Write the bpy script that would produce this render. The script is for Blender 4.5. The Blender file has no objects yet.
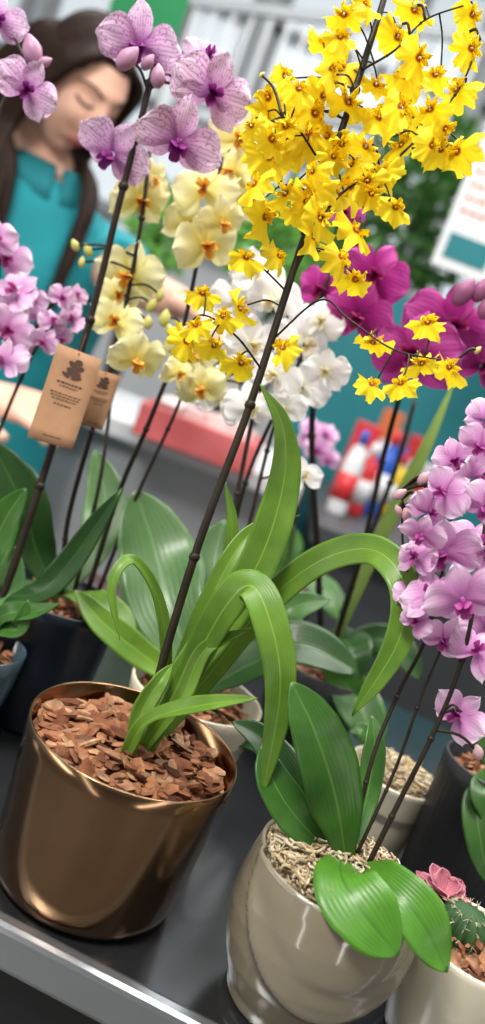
import bpy, math, random
from mathutils import Vector, Matrix
random.seed(11)
S=bpy.context.scene; COL=S.collection
try: S.view_settings.view_transform='Standard'
except Exception: pass
sin,cos,pi=math.sin,math.cos,math.pi
F=852.; TZ=.80; CAM=Vector((0,0,1.153))
PT=math.radians(10); AR=math.radians(21)
FW=Vector((0,cos(PT),-sin(PT))); R0=Vector((1,0,0)); U0=Vector((0,sin(PT),cos(PT)))
RV=R0*cos(AR)+U0*sin(AR); UV_=-R0*sin(AR)+U0*cos(AR)
ZUP=Vector((0,0,1))
def P(px,py,d): return CAM+FW*d+RV*((px-242.5)/F*d)+UV_*((512-py)/F*d)
def T(px,py,z):
    r=FW*F+RV*(px-242.5)+UV_*(512-py)
    return CAM+r*((z-CAM.z)/r.z)
def DEP(p): return (p-CAM).dot(FW)
# ---------------------------------------------------------------- camera
cd=bpy.data.cameras.new('camera'); cam=bpy.data.objects.new('camera',cd); COL.objects.link(cam)
m=Matrix((RV,UV_,-FW)).transposed().to_4x4(); m.translation=CAM; cam.matrix_world=m
cd.sensor_fit='VERTICAL'; cd.sensor_height=36; cd.lens=F/1024*36
cd.dof.use_dof=True; cd.dof.focus_distance=.53; cd.dof.aperture_fstop=3.9; cd.clip_start=.02
S.camera=cam
# ---------------------------------------------------------------- materials
def lin(h):
    h=h.lstrip('#'); o=[]
    for i in (0,2,4):
        c=int(h[i:i+2],16)/255; o.append(c/12.92 if c<=.04045 else ((c+.055)/1.055)**2.4)
    return (*o,1)
def newmat(name):
    m=bpy.data.materials.new(name); m.use_nodes=True
    return m,m.node_tree.nodes,m.node_tree.links,m.node_tree.nodes['Principled BSDF']
def ramp(N,stops):
    r=N.new('ShaderNodeValToRGB'); e=r.color_ramp.elements
    while len(e)<len(stops): e.new(.5)
    for i,(p,c) in enumerate(stops): e[i].position=p; e[i].color=lin(c) if isinstance(c,str) else c
    return r
def mat(name,c1,c2=None,scale=20,rough=.5,metal=0,bump=0,bscale=None,emit=0,aniso=0,coat=0,spec=.5):
    m,N,L,B=newmat(name)
    B.inputs['Roughness'].default_value=rough; B.inputs['Metallic'].default_value=metal; B.inputs['Specular IOR Level'].default_value=spec
    if coat: B.inputs['Coat Weight'].default_value=coat; B.inputs['Coat Roughness'].default_value=.06
    tc=N.new('ShaderNodeTexCoord')
    nz=N.new('ShaderNodeTexNoise'); nz.inputs['Scale'].default_value=scale; nz.inputs['Detail'].default_value=4
    L.new(tc.outputs['Object'],nz.inputs['Vector'])
    r=ramp(N,[(.3,c1),(.7,c2 or c1)]); L.new(nz.outputs['Fac'],r.inputs['Fac']); L.new(r.outputs['Color'],B.inputs['Base Color'])
    if bump:
        n2=N.new('ShaderNodeTexNoise'); n2.inputs['Scale'].default_value=bscale or scale; L.new(tc.outputs['Object'],n2.inputs['Vector'])
        b=N.new('ShaderNodeBump'); b.inputs['Strength'].default_value=bump; b.inputs['Distance'].default_value=.002
        L.new(n2.outputs['Fac'],b.inputs['Height']); L.new(b.outputs['Normal'],B.inputs['Normal'])
    if emit:
        L.new(r.outputs['Color'],B.inputs['Emission Color']); B.inputs['Emission Strength'].default_value=emit
    return m
def island_mat(name,cols,rough=.8,nscale=150):
    m,N,L,B=newmat(name); g=N.new('ShaderNodeNewGeometry')
    r=ramp(N,[(i/(len(cols)-1),c) for i,c in enumerate(cols)])
    L.new(g.outputs['Random Per Island'],r.inputs['Fac'])
    tc=N.new('ShaderNodeTexCoord'); nz=N.new('ShaderNodeTexNoise'); nz.inputs['Scale'].default_value=nscale; nz.inputs['Detail'].default_value=6; L.new(tc.outputs['Object'],nz.inputs['Vector'])
    mx=N.new('ShaderNodeMix'); mx.data_type='RGBA'; mx.blend_type='MULTIPLY'; mx.inputs['Factor'].default_value=.7
    r2=ramp(N,[(.3,'#7a7a7a'),(.7,'#ffffff')]); L.new(nz.outputs['Fac'],r2.inputs['Fac'])
    L.new(r.outputs['Color'],mx.inputs['A']); L.new(r2.outputs['Color'],mx.inputs['B']); L.new(mx.outputs['Result'],B.inputs['Base Color'])
    B.inputs['Roughness'].default_value=rough; B.inputs['Specular IOR Level'].default_value=.25
    return m
def transl(m,N,L,B,colsock,amt):
    t=N.new('ShaderNodeBsdfTranslucent'); L.new(colsock,t.inputs['Color'])
    x=N.new('ShaderNodeMixShader'); x.inputs['Fac'].default_value=amt
    L.new(B.outputs[0],x.inputs[1]); L.new(t.outputs[0],x.inputs[2])
    L.new(x.outputs[0],N['Material Output'].inputs['Surface'])
def mathn(N,L,op,a,b=None,clamp=False):
    n=N.new('ShaderNodeMath'); n.operation=op; n.use_clamp=clamp
    for i,v in enumerate((a,b)):
        if v is None: continue
        if isinstance(v,(int,float)): n.inputs[i].default_value=v
        else: L.new(v,n.inputs[i])
    return n.outputs[0]
def petal_mat(name,throat,base,edge,vein=None,veinamt=.5,spot=None,spotscale=11,spotth=.3,tr=.25,t0=.0,t1=.35,rough=.55):
    m,N,L,B=newmat(name); B.inputs['Roughness'].default_value=rough; B.inputs['Specular IOR Level'].default_value=.3
    uv=N.new('ShaderNodeUVMap'); uv.uv_map='UVMap'; sp=N.new('ShaderNodeSeparateXYZ'); L.new(uv.outputs[0],sp.inputs[0])
    r=ramp(N,[(t0,throat),(t1,base),(1,edge)]); L.new(sp.outputs['Y'],r.inputs['Fac']); c=r.outputs['Color']
    nz=N.new('ShaderNodeTexNoise'); nz.inputs['Scale'].default_value=6; L.new(uv.outputs[0],nz.inputs['Vector'])
    if vein:
        x=mathn(N,L,'MULTIPLY',sp.outputs['X'],62); x=mathn(N,L,'ADD',x,mathn(N,L,'MULTIPLY',nz.outputs['Fac'],5))
        s=mathn(N,L,'SINE',x); s=mathn(N,L,'MULTIPLY',mathn(N,L,'SUBTRACT',s,.3,True),veinamt*1.5,True)
        mx=N.new('ShaderNodeMix'); mx.data_type='RGBA'; L.new(s,mx.inputs['Factor']); L.new(c,mx.inputs['A']); mx.inputs['B'].default_value=lin(vein); c=mx.outputs['Result']
    if spot:
        v=N.new('ShaderNodeTexVoronoi'); v.inputs['Scale'].default_value=spotscale; L.new(uv.outputs[0],v.inputs['Vector'])
        s=mathn(N,L,'LESS_THAN',v.outputs['Distance'],spotth); s=mathn(N,L,'MULTIPLY',s,.8)
        mx=N.new('ShaderNodeMix'); mx.data_type='RGBA'; L.new(s,mx.inputs['Factor']); L.new(c,mx.inputs['A']); mx.inputs['B'].default_value=lin(spot); c=mx.outputs['Result']
    L.new(c,B.inputs['Base Color']); transl(m,N,L,B,c,tr)
    return m
def leaf_mat(name,c1,c2,rib,rough=.36,tr=.09,coat=.08):
    m,N,L,B=newmat(name); B.inputs['Roughness'].default_value=rough; B.inputs['Specular IOR Level'].default_value=.35
    B.inputs['Coat Weight'].default_value=coat; B.inputs['Coat Roughness'].default_value=.15
    uv=N.new('ShaderNodeUVMap'); uv.uv_map='UVMap'; sp=N.new('ShaderNodeSeparateXYZ'); L.new(uv.outputs[0],sp.inputs[0])
    tc=N.new('ShaderNodeTexCoord'); nz=N.new('ShaderNodeTexNoise'); nz.inputs['Scale'].default_value=38; nz.inputs['Detail'].default_value=5; L.new(tc.outputs['Object'],nz.inputs['Vector'])
    r=ramp(N,[(.3,c1),(.7,c2)]); L.new(nz.outputs['Fac'],r.inputs['Fac'])
    d=mathn(N,L,'ABSOLUTE',mathn(N,L,'SUBTRACT',sp.outputs['X'],.5))
    s=mathn(N,L,'MULTIPLY',mathn(N,L,'SUBTRACT',1,mathn(N,L,'MULTIPLY',d,26),True),.75)
    mx=N.new('ShaderNodeMix'); mx.data_type='RGBA'; L.new(s,mx.inputs['Factor']); L.new(r.outputs['Color'],mx.inputs['A']); mx.inputs['B'].default_value=lin(rib)
    st=mathn(N,L,'SINE',mathn(N,L,'ADD',mathn(N,L,'MULTIPLY',sp.outputs['X'],85),mathn(N,L,'MULTIPLY',nz.outputs['Fac'],5)))
    mv=mathn(N,L,'MULTIPLY',mathn(N,L,'ADD',st,1),.06)
    m2=N.new('ShaderNodeMix'); m2.data_type='RGBA'; L.new(mv,m2.inputs['Factor']); L.new(mx.outputs['Result'],m2.inputs['A']); m2.inputs['B'].default_value=lin(rib)
    L.new(m2.outputs['Result'],B.inputs['Base Color'])
    b=N.new('ShaderNodeBump'); b.inputs['Strength'].default_value=.1; b.inputs['Distance'].default_value=.0008
    L.new(mathn(N,L,'ADD',st,mathn(N,L,'MULTIPLY',nz.outputs['Fac'],3)),b.inputs['Height']); L.new(b.outputs['Normal'],B.inputs['Normal'])
    transl(m,N,L,B,m2.outputs['Result'],tr)
    return m
M={}
M['gold']=mat('brushed_gold','#A08062','#83664A',8,.17,1)
M['taupe']=mat('taupe_ceramic','#857D6A','#79715F',10,.14,0,coat=1)
M['cream']=mat('cream_ceramic','#D2CBB4','#C6BEA8',10,.3,coat=.5)
M['navy']=mat('navy_ceramic','#1A2634','#131C28',10,.3)
M['bluegrey']=mat('blue_grey_glaze','#4D6470','#2B3C46',30,.2,coat=.5)
M['charcoal']=mat('charcoal_ceramic','#2A2B30','#1F2023',20,.45)
M['bark']=island_mat('bark_chips',['#4A2A1A','#8A5336','#B47E58','#965F42','#CDA07A','#6A3E2A','#A66E4A'])
M['shav']=island_mat('wood_shavings',['#B8A078','#E0CDA6','#EFE4CA','#B09670','#D6C096'],.8)
M['stem']=mat('dark_stem','#1A130D','#2A1D14',60,.5,spec=.3)
M['bstem']=mat('brown_green_stem','#1D150E','#2C2414',60,.5,spec=.3)
M['leafB']=leaf_mat('oncidium_leaf','#48701F','#668C2E','#88A844')
M['leafD']=leaf_mat('phalaenopsis_leaf','#264E19','#396822','#5E863A')
M['leafBr']=leaf_mat('bright_phalaenopsis_leaf','#417520','#59902C','#30601A')
M['leafK']=leaf_mat('dark_leaf','#1A3814','#294C20','#406834')
M['leafG']=leaf_mat('grey_green_leaf','#3E6232','#527644','#6A8C5E')
M['poleO']=leaf_mat('olive_pole','#6E8A3E','#7E9A48','#839C4E',.45)
M['onc']=petal_mat('oncidium_petal','#A04A1A','#FBD916','#FFE424',spot='#924416',spotscale=3.4,spotth=.25,t1=.2,tr=.3)
M['onclip']=petal_mat('oncidium_lip','#963A10','#FDDC14','#FFEA34',t0=.07,t1=.16,tr=.32)
M['spotP']=petal_mat('spotted_lilac_petal','#93408E','#D6AAD0','#F0DCEC','#A458A2',.6,'#8E3C8A',13,.28)
M['spotL']=petal_mat('spotted_lilac_lip','#5E1458','#7E2478','#9A4490')
M['yelP']=petal_mat('pale_yellow_petal','#E9DA62','#F4EEA6','#FBF8D2',t1=.4)
M['yelL']=petal_mat('pale_yellow_lip','#B6343C','#E2A03C','#EBC458')
M['whiP']=petal_mat('white_petal','#E6E6CE','#F8F6F6','#FFFFFF')
M['whiL']=petal_mat('white_lip','#D9B040','#F2E7C0','#F4F2EC')
M['magP']=petal_mat('magenta_petal','#6E0E56','#A81E80','#CC54AC','#86166A',.55)
M['magL']=petal_mat('magenta_lip','#5E0840','#8E1158','#C04880')
M['lilP']=petal_mat('lilac_petal','#B468A8','#D898CE','#F4E0F2','#C074B4',.35)
M['lilL']=petal_mat('lilac_lip','#861C6E','#A83E90','#C86CB0')
M['pnkP']=petal_mat('pink_white_petal','#B860A8','#DDA8D6','#F3E0F0','#B470AC',.45)
M['pnkL']=petal_mat('pink_lip','#8E2A70','#B0488A','#C870A8')
M['bud']=mat('bud','#C9A6A0','#B08A9A',60,.5)
M['budg']=mat('green_bud','#C7C070','#A9AA55',60,.5)
M['budp']=mat('purple_bud','#8E5E7C','#B78AA6',60,.5)
M['budm']=mat('magenta_bud','#7E3468','#9A5A7E',60,.5)
M['kraft']=mat('kraft_card','#A47C5C','#977252',90,.8)
M['ink']=mat('dark_brown_ink','#4A2E20','#3E261A',90,.8)
M['metal']=mat('grey_metal_top','#505357','#66696D',6,.16,.85)
M['edge']=mat('edge_metal','#9CA1A6','#B0B4B8',6,.25,.8)
M['front']=mat('dark_front_panel','#0E1012','#15171A',6,.45)
M['skin']=mat('skin','#D8A68E','#E4B7A1',25,.6,spec=.3)
M['hair']=mat('brown_hair','#150B06','#2B180E',90,.6,spec=.2)
M['teal']=mat('teal_polo_fabric','#0C7A84','#0F8A94',14,.85,bump=.4)
M['teald']=mat('teal_collar_fabric','#0A6870','#0D747C',14,.85)
M['lips']=mat('lips','#B2605C','#A65450',40,.4)
M['white']=mat('white_paint','#E6E8EA','#DADDE0',4,.5)
M['pale']=mat('pale_grey_wall','#DADDDF','#CDD1D4',2,.8)
M['greyw']=mat('grey_panel','#ACB0B3','#9DA2A6',3,.6)
M['tealw']=mat('teal_board','#178089','#13727A',3,.6)
M['green']=mat('green_sign','#1E9A5A','#1B8A50',3,.6)
M['red']=mat('red_plastic','#C92A30','#D8363A',3,.35)
M['coral']=mat('coral_plastic','#CE5458','#DC7476',8,.5)
M['pinkp']=mat('pale_pink_paper','#E4C4C2','#EAD6D2',12,.7)
M['blue']=mat('blue_plastic','#2450B0','#2C60C4',3,.35)
M['yellow']=mat('yellow_plastic','#E6C22A','#EFD040',3,.4)
M['orange']=mat('orange_print','#D87A48','#CF6C3A',3,.6)
M['floor']=mat('grey_floor','#5E5C5A','#706E6C',1.5,.45)
M['darkc']=mat('dark_counter','#34373A','#404448',3,.4)
M['glass']=mat('window_pane','#E8F0F4','#DCE8F0',1,.2,emit=.45)
M['cactus']=mat('cactus_skin','#1B3818','#2C5424',60,.7)
M['spine']=mat('cactus_spine','#C8C0A4','#B8AC88',60,.6)
M['pinkleaf']=petal_mat('pink_nerve_leaf','#5A1C2C','#B86878','#8E4054','#D8A0A8',.6,tr=.1)
M['hedge']=leaf_mat('background_foliage','#2F5E30','#5C8E42','#5C8E42',.6,.15,0)
M['hedge2']=leaf_mat('background_bright_foliage','#5FA04A','#86BC5C','#86BC5C',.6,.2,0)
# ---------------------------------------------------------------- mesh builder
def cat(pts,n=6):
    pts=[Vector(p) for p in pts]
    if len(pts)<3:
        return [pts[0].lerp(pts[1],i/n) for i in range(n+1)]
    o=[]
    for i in range(len(pts)-1):
        a=pts[max(i-1,0)];b=pts[i];c=pts[i+1];d=pts[min(i+2,len(pts)-1)]
        if i==0: a=b*2-c
        if i+2>len(pts)-1: d=c*2-b
        for k in range(n):
            t=k/n
            o.append(.5*((2*b)+(c-a)*t+(2*a-5*b+4*c-d)*t*t+(3*b-a-3*c+d)*t**3))
    o.append(pts[-1].copy()); return o
class MB:
    def __init__(s): s.v=[];s.f=[];s.uv=[];s.mi=[]
    def grid(s,rows,uvs=None,mi=0,closed=False):
        b=len(s.v); nr=len(rows); nc=len(rows[0])
        for i,r in enumerate(rows):
            for j,p in enumerate(r):
                s.v.append(Vector(p)); s.uv.append(uvs[i][j] if uvs else (j/max(nc-1,1),i/max(nr-1,1)))
        for i in range(nr-1):
            for j in range(nc if closed else nc-1):
                j2=(j+1)%nc
                s.f.append((b+i*nc+j,b+i*nc+j2,b+(i+1)*nc+j2,b+(i+1)*nc+j)); s.mi.append(mi)
        return b
    def fan(s,idx,mi=0,rev=False):
        s.f.append(tuple(reversed(idx)) if rev else tuple(idx)); s.mi.append(mi)
    def tube(s,pts,rad,n=8,mi=0,flat=1.,ref=None):
        m_=len(pts); rows=[]; nn=None
        for i,p in enumerate(pts):
            t=(pts[min(i+1,m_-1)]-pts[max(i-1,0)]).normalized()
            if nn is None:
                nn=ref.copy() if ref else (Vector((0,0,1)) if abs(t.z)<.9 else Vector((1,0,0)))
            nn=nn-t*nn.dot(t)
            if nn.length<1e-6: nn=t.orthogonal()
            nn=nn.normalized(); b=t.cross(nn)
            r=rad(i/(m_-1)) if callable(rad) else (rad[i] if isinstance(rad,(list,tuple)) else rad)
            rows.append([p+(nn*cos(2*pi*k/n)*flat+b*sin(2*pi*k/n))*r for k in range(n)])
        b0=s.grid(rows,None,mi,True)
        s.fan(list(range(b0,b0+n)),mi,True); s.fan(list(range(b0+(m_-1)*n,b0+m_*n)),mi)
    def lathe(s,c,prof,n=64,mi=0,mod=None):
        rows=[]
        for r,z in prof:
            row=[]
            for k in range(n):
                a=2*pi*k/n; rr=r*(mod(a,z,r) if mod else 1)
                row.append(Vector((c[0]+rr*cos(a),c[1]+rr*sin(a),c[2]+z)))
            rows.append(row)
        b=s.grid(rows,None,mi,True)
        s.fan(list(range(b,b+n)),mi,True)
        s.fan(list(range(b+(len(prof)-1)*n,b+len(prof)*n)),mi)
    def box(s,c,sz,rot=None,mi=0,jit=0):
        c=Vector(c); b=len(s.v)
        for x in (-.5,.5):
            for y in (-.5,.5):
                for z in (-.5,.5):
                    v=Vector((x*sz[0],y*sz[1],z*sz[2]))
                    if jit: v*=1+random.uniform(-jit,jit)
                    if rot: v=rot@v
                    s.v.append(c+v); s.uv.append((x+.5,y+.5))
        for f in ((0,1,3,2),(4,6,7,5),(0,4,5,1),(2,3,7,6),(0,2,6,4),(1,5,7,3)):
            s.f.append(tuple(b+i for i in f)); s.mi.append(mi)
    def ball(s,c,r,n=10,mi=0,sc=(1,1,1),rot=None,point=0):
        rows=[]
        for i in range(n+1):
            th=pi*max(min(i/n,.999),.001); row=[]
            for k in range(2*n):
                a=2*pi*k/(2*n); pk=1-point*max(cos(th),0)**1.5
                v=Vector((sin(th)*cos(a)*sc[0]*pk,sin(th)*sin(a)*sc[1]*pk,cos(th)*sc[2]))*r
                if rot: v=rot@v
                row.append(Vector(c)+v)
            rows.append(row)
        b=s.grid(rows,None,mi,True)
        s.fan(list(range(b,b+2*n)),mi); s.fan(list(range(b+n*2*n,b+(n+1)*2*n)),mi,True)
    def mesh(s,name,mats,smooth=True,origin=Vector((0,0,0))):
        me=bpy.data.meshes.new(name); me.from_pydata([tuple(v-origin) for v in s.v],[],s.f)
        for mm in (mats if isinstance(mats,list) else [mats]): me.materials.append(mm)
        u=me.uv_layers.new(name='UVMap')
        for p in me.polygons:
            p.use_smooth=smooth and len(p.vertices)<=4; p.material_index=s.mi[p.index]
            for li in p.loop_indices: u.data[li].uv=s.uv[me.loops[li].vertex_index]
        me.update(); return me
    def build(s,name,mats,parent=None,smooth=True,solid=0,bevel=0,origin=None):
        org=Vector(parent.location) if parent else (origin or Vector((0,0,0)))
        if parent and parent.parent: org=Vector(parent.parent.location)+org
        me=s.mesh(name,mats,smooth,org)
        o=bpy.data.objects.new(name,me); COL.objects.link(o)
        if parent: o.parent=parent
        else: o.location=org
        if solid:
            md=o.modifiers.new('solid','SOLIDIFY'); md.thickness=solid; md.offset=0
        if bevel:
            md=o.modifiers.new('bevel','BEVEL'); md.width=bevel; md.segments=2
        return o
def thing(name,label,cat_,loc,group=None):
    o=bpy.data.objects.new(name,None); COL.objects.link(o); o.location=loc; o.empty_display_size=.02
    o['label']=label; o['category']=cat_
    if group: o['group']=group
    return o
def tag(o,label,cat_,group=None,kind=None):
    o['label']=label; o['category']=cat_
    if group: o['group']=group
    if kind: o['kind']=kind
    return o
def struct(o): o['kind']='structure'; return o
def interp(tab,u):
    for i in range(len(tab)-1):
        if u<=tab[i+1][0]:
            t=(u-tab[i][0])/(tab[i+1][0]-tab[i][0]); 
            return tab[i][1]+(tab[i+1][1]-tab[i][1])*t
    return tab[-1][1]
STRAP=[(0,.5),(.2,.75),(.45,1),(.65,.95),(.8,.72),(.92,.38),(1,.02)]
RIBBON=[(0,.55),(.2,.8),(.4,1),(.7,1),(.85,.85),(.94,.55),(1,.04)]
OVAL=[(0,.25),(.12,.45),(.3,.8),(.5,.98),(.62,1),(.75,.9),(.87,.66),(.95,.36),(1,.04)]
# ---------------------------------------------------------------- leaves
def leaf(root,bd,pts,wpx,mt,prof=STRAP,fold=.18,hint=None,name='leaf',tw=0,wv=.05,rw=.25):
    path=cat([P(x,y,bd+d) for x,y,d in pts],9); n=len(path)
    dm=sum(DEP(p) for p in path)/n; W=wpx/F*dm
    L=[0]
    for i in range(1,n): L.append(L[-1]+(path[i]-path[i-1]).length)
    mb=MB(); rows=[];uvs=[]; nc=11; ph=random.uniform(0,6)
    for i,p in enumerate(path):
        u=L[i]/L[-1]; t=(path[min(i+1,n-1)]-path[max(i-1,0)]).normalized()
        h=hint or ((CAM-p).normalized()*.75+ZUP*.5)
        h=(h-t*h.dot(t)).normalized(); s_=t.cross(h)
        q=Matrix.Rotation(tw*u+rw*sin(ph+u*3),3,t); s_=q@s_; h=q@h
        w=interp(prof,u)*W/2; row=[];ur=[]
        for k in range(nc):
            v=-1+2*k/(nc-1); we=w*(1+.035*sin(u*14+ph+v*2))
            row.append(p+s_*v*we+h*(abs(v)**1.3*fold*w*1.2+wv*w*v*sin(u*11+ph)+wv*.5*w*sin(u*23+ph*2)*abs(v))); ur.append(((v+1)/2,u))
        rows.append(row);uvs.append(ur)
    mb.grid(rows,uvs); return mb.build(name,mt,root,solid=.0007)
# ---------------------------------------------------------------- flower prototypes
PET=[(0,.16),(.12,.42),(.3,.82),(.5,1),(.7,1),(.85,.82),(.94,.55),(1,.15)]
SEP=[(0,.3),(.15,.6),(.4,.95),(.6,1),(.8,.78),(.92,.48),(1,.08)]
def petal(mb,ang,L,W,prof,zb,c1,cup,wav,ph=0,nu=12,nv=8,r0=.03,mi=0):
    d=Vector((cos(ang),sin(ang),0)); q=Vector((-sin(ang),cos(ang),0)); rows=[];uvs=[]
    for i in range(nu+1):
        u=i/nu; w=interp(prof,u)*W/2; row=[];ur=[]
        for k in range(nv+1):
            v=-1+2*k/nv
            z=zb+c1*u*u+cup*v*v*w/W*2+wav*sin(v*4+ph+u*5)*u+wav*.6*sin(v*9+ph*2)*u*u
            row.append(d*(r0+u*L*(1-.08*v*v*u+.02*sin(v*6+ph)*u))+q*v*w+Vector((0,0,z))); ur.append(((v+1)/2,u))
        rows.append(row);uvs.append(ur)
    mb.grid(rows,uvs,mi)
def smeshes(pm,lm,seed):
    random.seed(seed); rd=random.uniform; dg=math.radians
    a=MB(); c=rd(-.2,.06)
    petal(a,dg(90+rd(-8,8)),.44,.31,SEP,-.02,c,.03,.02,rd(0,6))
    petal(a,dg(215+rd(-8,8)),.44,.29,SEP,-.02,c+rd(-.05,.05),.03,.02,rd(0,6))
    petal(a,dg(325+rd(-8,8)),.44,.29,SEP,-.02,c+rd(-.05,.05),.03,.02,rd(0,6))
    sep=a.mesh('flower',pm)
    ps=[]
    for s_ in (0,1):
        b=MB(); ang=dg(12+rd(-10,10)) if s_==0 else dg(168+rd(-10,10))
        petal(b,ang,.47*rd(.93,1.04),.56*rd(.9,1.04),PET,.01,rd(-.18,.16),-.06,.038,rd(0,6),nu=14,nv=12); ps.append(b.mesh('petal',pm))
    l=MB()
    petal(l,dg(270),.17,.13,SEP,.05,.10,.1,0,nu=6,nv=4,r0=.0)
    petal(l,dg(30),.12,.11,SEP,.04,.10,.2,0,nu=6,nv=4,r0=.0)
    petal(l,dg(150),.12,.11,SEP,.04,.10,.2,0,nu=6,nv=4,r0=.0)
    l.ball((0,.03,.06),.035,6,0,(1,1,1.4))
    return sep,ps,l.mesh('lip',lm)
def kinds(p,l,s0): return [smeshes(M[p],M[l],s0+i) for i in range(5)]
K={'spot':kinds('spotP','spotL',1),'yel':kinds('yelP','yelL',10),'whi':kinds('whiP','whiL',20),'mag':kinds('magP','magL',30),'lil':kinds('lilP','lilL',40),'pnk':kinds('pnkP','pnkL',50)}
def onc(seed):
    random.seed(seed); rd=random.uniform; dg=math.radians; a=MB()
    for an,L,W in ((90,.26,.15),(40,.27,.16),(140,.27,.16),(8,.23,.12),(172,.23,.12)):
        petal(a,dg(an+rd(-14,14)),L*rd(.8,1.15),W,SEP,-.02,rd(-.2,.14),.14,.06,rd(0,6),nu=8,nv=5)
    l=MB(); rows=[];uvs=[]; sk=rd(-.25,.25); am=rd(.07,.14); p1=rd(0,6); cv=rd(-.34,.04); fr=rd(13,18)
    for i in range(11):
        u=i/10; row=[];ur=[]
        for k in range(29):
            t=-1+2*k/28; an=dg(270)+t*dg(92)+sk*u*.4
            rr=(.05+.52*u)*(1-.30*math.exp(-(t/.09)**2)*u)*(1+.11*sin(t*fr+p1)*u+.06*sin(t*33+p1)*u)*(1-.12*abs(t)) if i else .02
            z=.06+cv*u*u+am*sin(t*8+p1)*u*u+.08*sin(t*19+seed)*u**3
            row.append(Vector((cos(an)*rr*1.08,sin(an)*rr*1.0,z))); ur.append((k/28,u))
        rows.append(row);uvs.append(ur)
    l.grid(rows,uvs); l.ball((0,-.01,.07),.03,5)
    return a.mesh('flower',M['onc']),[],l.mesh('lip',M['onclip'])
K['onc']=[onc(60+i) for i in range(10)]
random.seed(5)
def put_flower(root,kind,pos,size,face,roll=0):
    sep,ps,lp=random.choice(K[kind])
    z=face.normalized(); y=(ZUP-z*z.z)
    if y.length<.05: y=UV_-z*UV_.dot(z)
    y=y.normalized(); x=y.cross(z); rot=Matrix((x,y,z)).transposed()@Matrix.Rotation(roll,3,'Z')
    o=bpy.data.objects.new('flower',sep); COL.objects.link(o); o.parent=root
    o.location=pos-Vector(root.location); o.rotation_euler=rot.to_euler(); o.scale=(size,)*3
    for me,nm in [(q,'petal') for q in ps]+[(lp,'lip')]:
        c=bpy.data.objects.new(nm,me); COL.objects.link(c); c.parent=o
    return o
def spike(root,bd,paths,kind,flowers,stemmat='stem',buds=(),budmat='bud',rnd=.35,rollr=.25,back=.012):
    tubes=[]
    for pts,rpx in paths:
        pp=cat([P(x,y,bd+d) for x,y,d in pts],8); mb=MB(); r=rpx/F*DEP(pp[len(pp)//2])
        mb.tube(pp,lambda t,r=r:r*(1-.35*t),8)
        for k in range(6,len(pp)-2,9): mb.ball(pp[k],r*1.25,5)
        tubes.append((pp,mb,r))
    def ped(q,r):
        best=min(((p-q).length,ti,i) for ti,(pp,mb,_) in enumerate(tubes) for i,p in enumerate(pp))
        p=tubes[best[1]][0][best[2]]; mid=(p+q)/2+ZUP*.004
        tubes[best[1]][1].tube(cat([p,mid,q],4),r,5)
    for f in flowers:
        x,y,s=f[:3]; d=f[3] if len(f)>3 else 0
        pos=P(x,y,bd+d); size=s/F*(bd+d)
        yw,pt=(f[4],f[5]) if len(f)>5 else (random.uniform(-rnd,rnd),random.uniform(-rnd,rnd*.6))
        face=(CAM-pos).normalized()+RV*yw+UV_*pt
        put_flower(root,kind,pos,size,face,random.uniform(-rollr,rollr))
        ped(pos-face.normalized()*back*size/.05,.0006 if kind=='onc' else .0011)
    for x,y,s,d in buds:
        pos=P(x,y,bd+d); r=s/2/F*(bd+d); b=MB()
        b.ball(pos,r,8,0,(.85,.75,1.35),Matrix.Rotation(random.uniform(-.9,.9),3,'Y'),.6); b.build('bud',M[budmat],root)
        ped(pos,.001)
    for pp,mb,_ in tubes: mb.build('flower_stem',M[stemmat],root)
def chips(mb,c,R,z,n,s0,s1,dome=.006):
    for i in range(n):
        r=R*math.sqrt(random.random()); a=random.uniform(0,2*pi); s_=random.uniform(s0,s1)
        rot=Matrix.Rotation(random.uniform(0,2*pi),3,'Z')@Matrix.Rotation(random.gauss(0,.35),3,'X')@Matrix.Rotation(random.gauss(0,.35),3,'Y')
        cc=Vector((c[0]+r*cos(a),c[1]+r*sin(a),c.z+z+dome*(1-(r/R)**2)+random.uniform(-.002,.005)))
        w=s_*random.uniform(.45,.85)/2; h=s_*random.uniform(.08,.17)/2; k=7; L=s_/2
        ring=[(L*cos(2*pi*j/k)*random.uniform(.7,1.15),w*sin(2*pi*j/k)*random.uniform(.7,1.2)) for j in range(k)]
        b=len(mb.v)
        for zz,sc in ((-h,.85),(0,1.05),(h,.82)):
            for x,y in ring: mb.v.append(cc+rot@Vector((x*sc,y*sc,zz+random.uniform(-.15,.15)*h))); mb.uv.append((0,0))
        for lv in (0,1):
            for j in range(k): mb.f.append((b+lv*k+j,b+lv*k+(j+1)%k,b+(lv+1)*k+(j+1)%k,b+(lv+1)*k+j)); mb.mi.append(0)
        mb.fan(list(range(b+2*k,b+3*k))); mb.fan(list(range(b,b+k)),0,True)
def shavings(mb,c,R,z,n,dome=.008):
    for i in range(n):
        r=R*math.sqrt(random.random()); a=random.uniform(0,2*pi); b=random.uniform(0,2*pi); L=random.uniform(.007,.018); k=random.uniform(-3.5,3.5)
        p=Vector((c[0]+r*cos(a),c[1]+r*sin(a),c.z+z+dome*(1-(r/R)**2)+random.uniform(-.001,.006))); pts=[]
        for j in range(6):
            pts.append(p.copy()); b+=k/5; q=p+Vector((cos(b),sin(b),random.uniform(-.3,.3)))*L/5
            if (q.xy-Vector(c[:2])).length<R: p=q
            else: p=p+Vector((0,0,.0008))
        mb.tube(pts,random.uniform(.0004,.0011),4)
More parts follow.
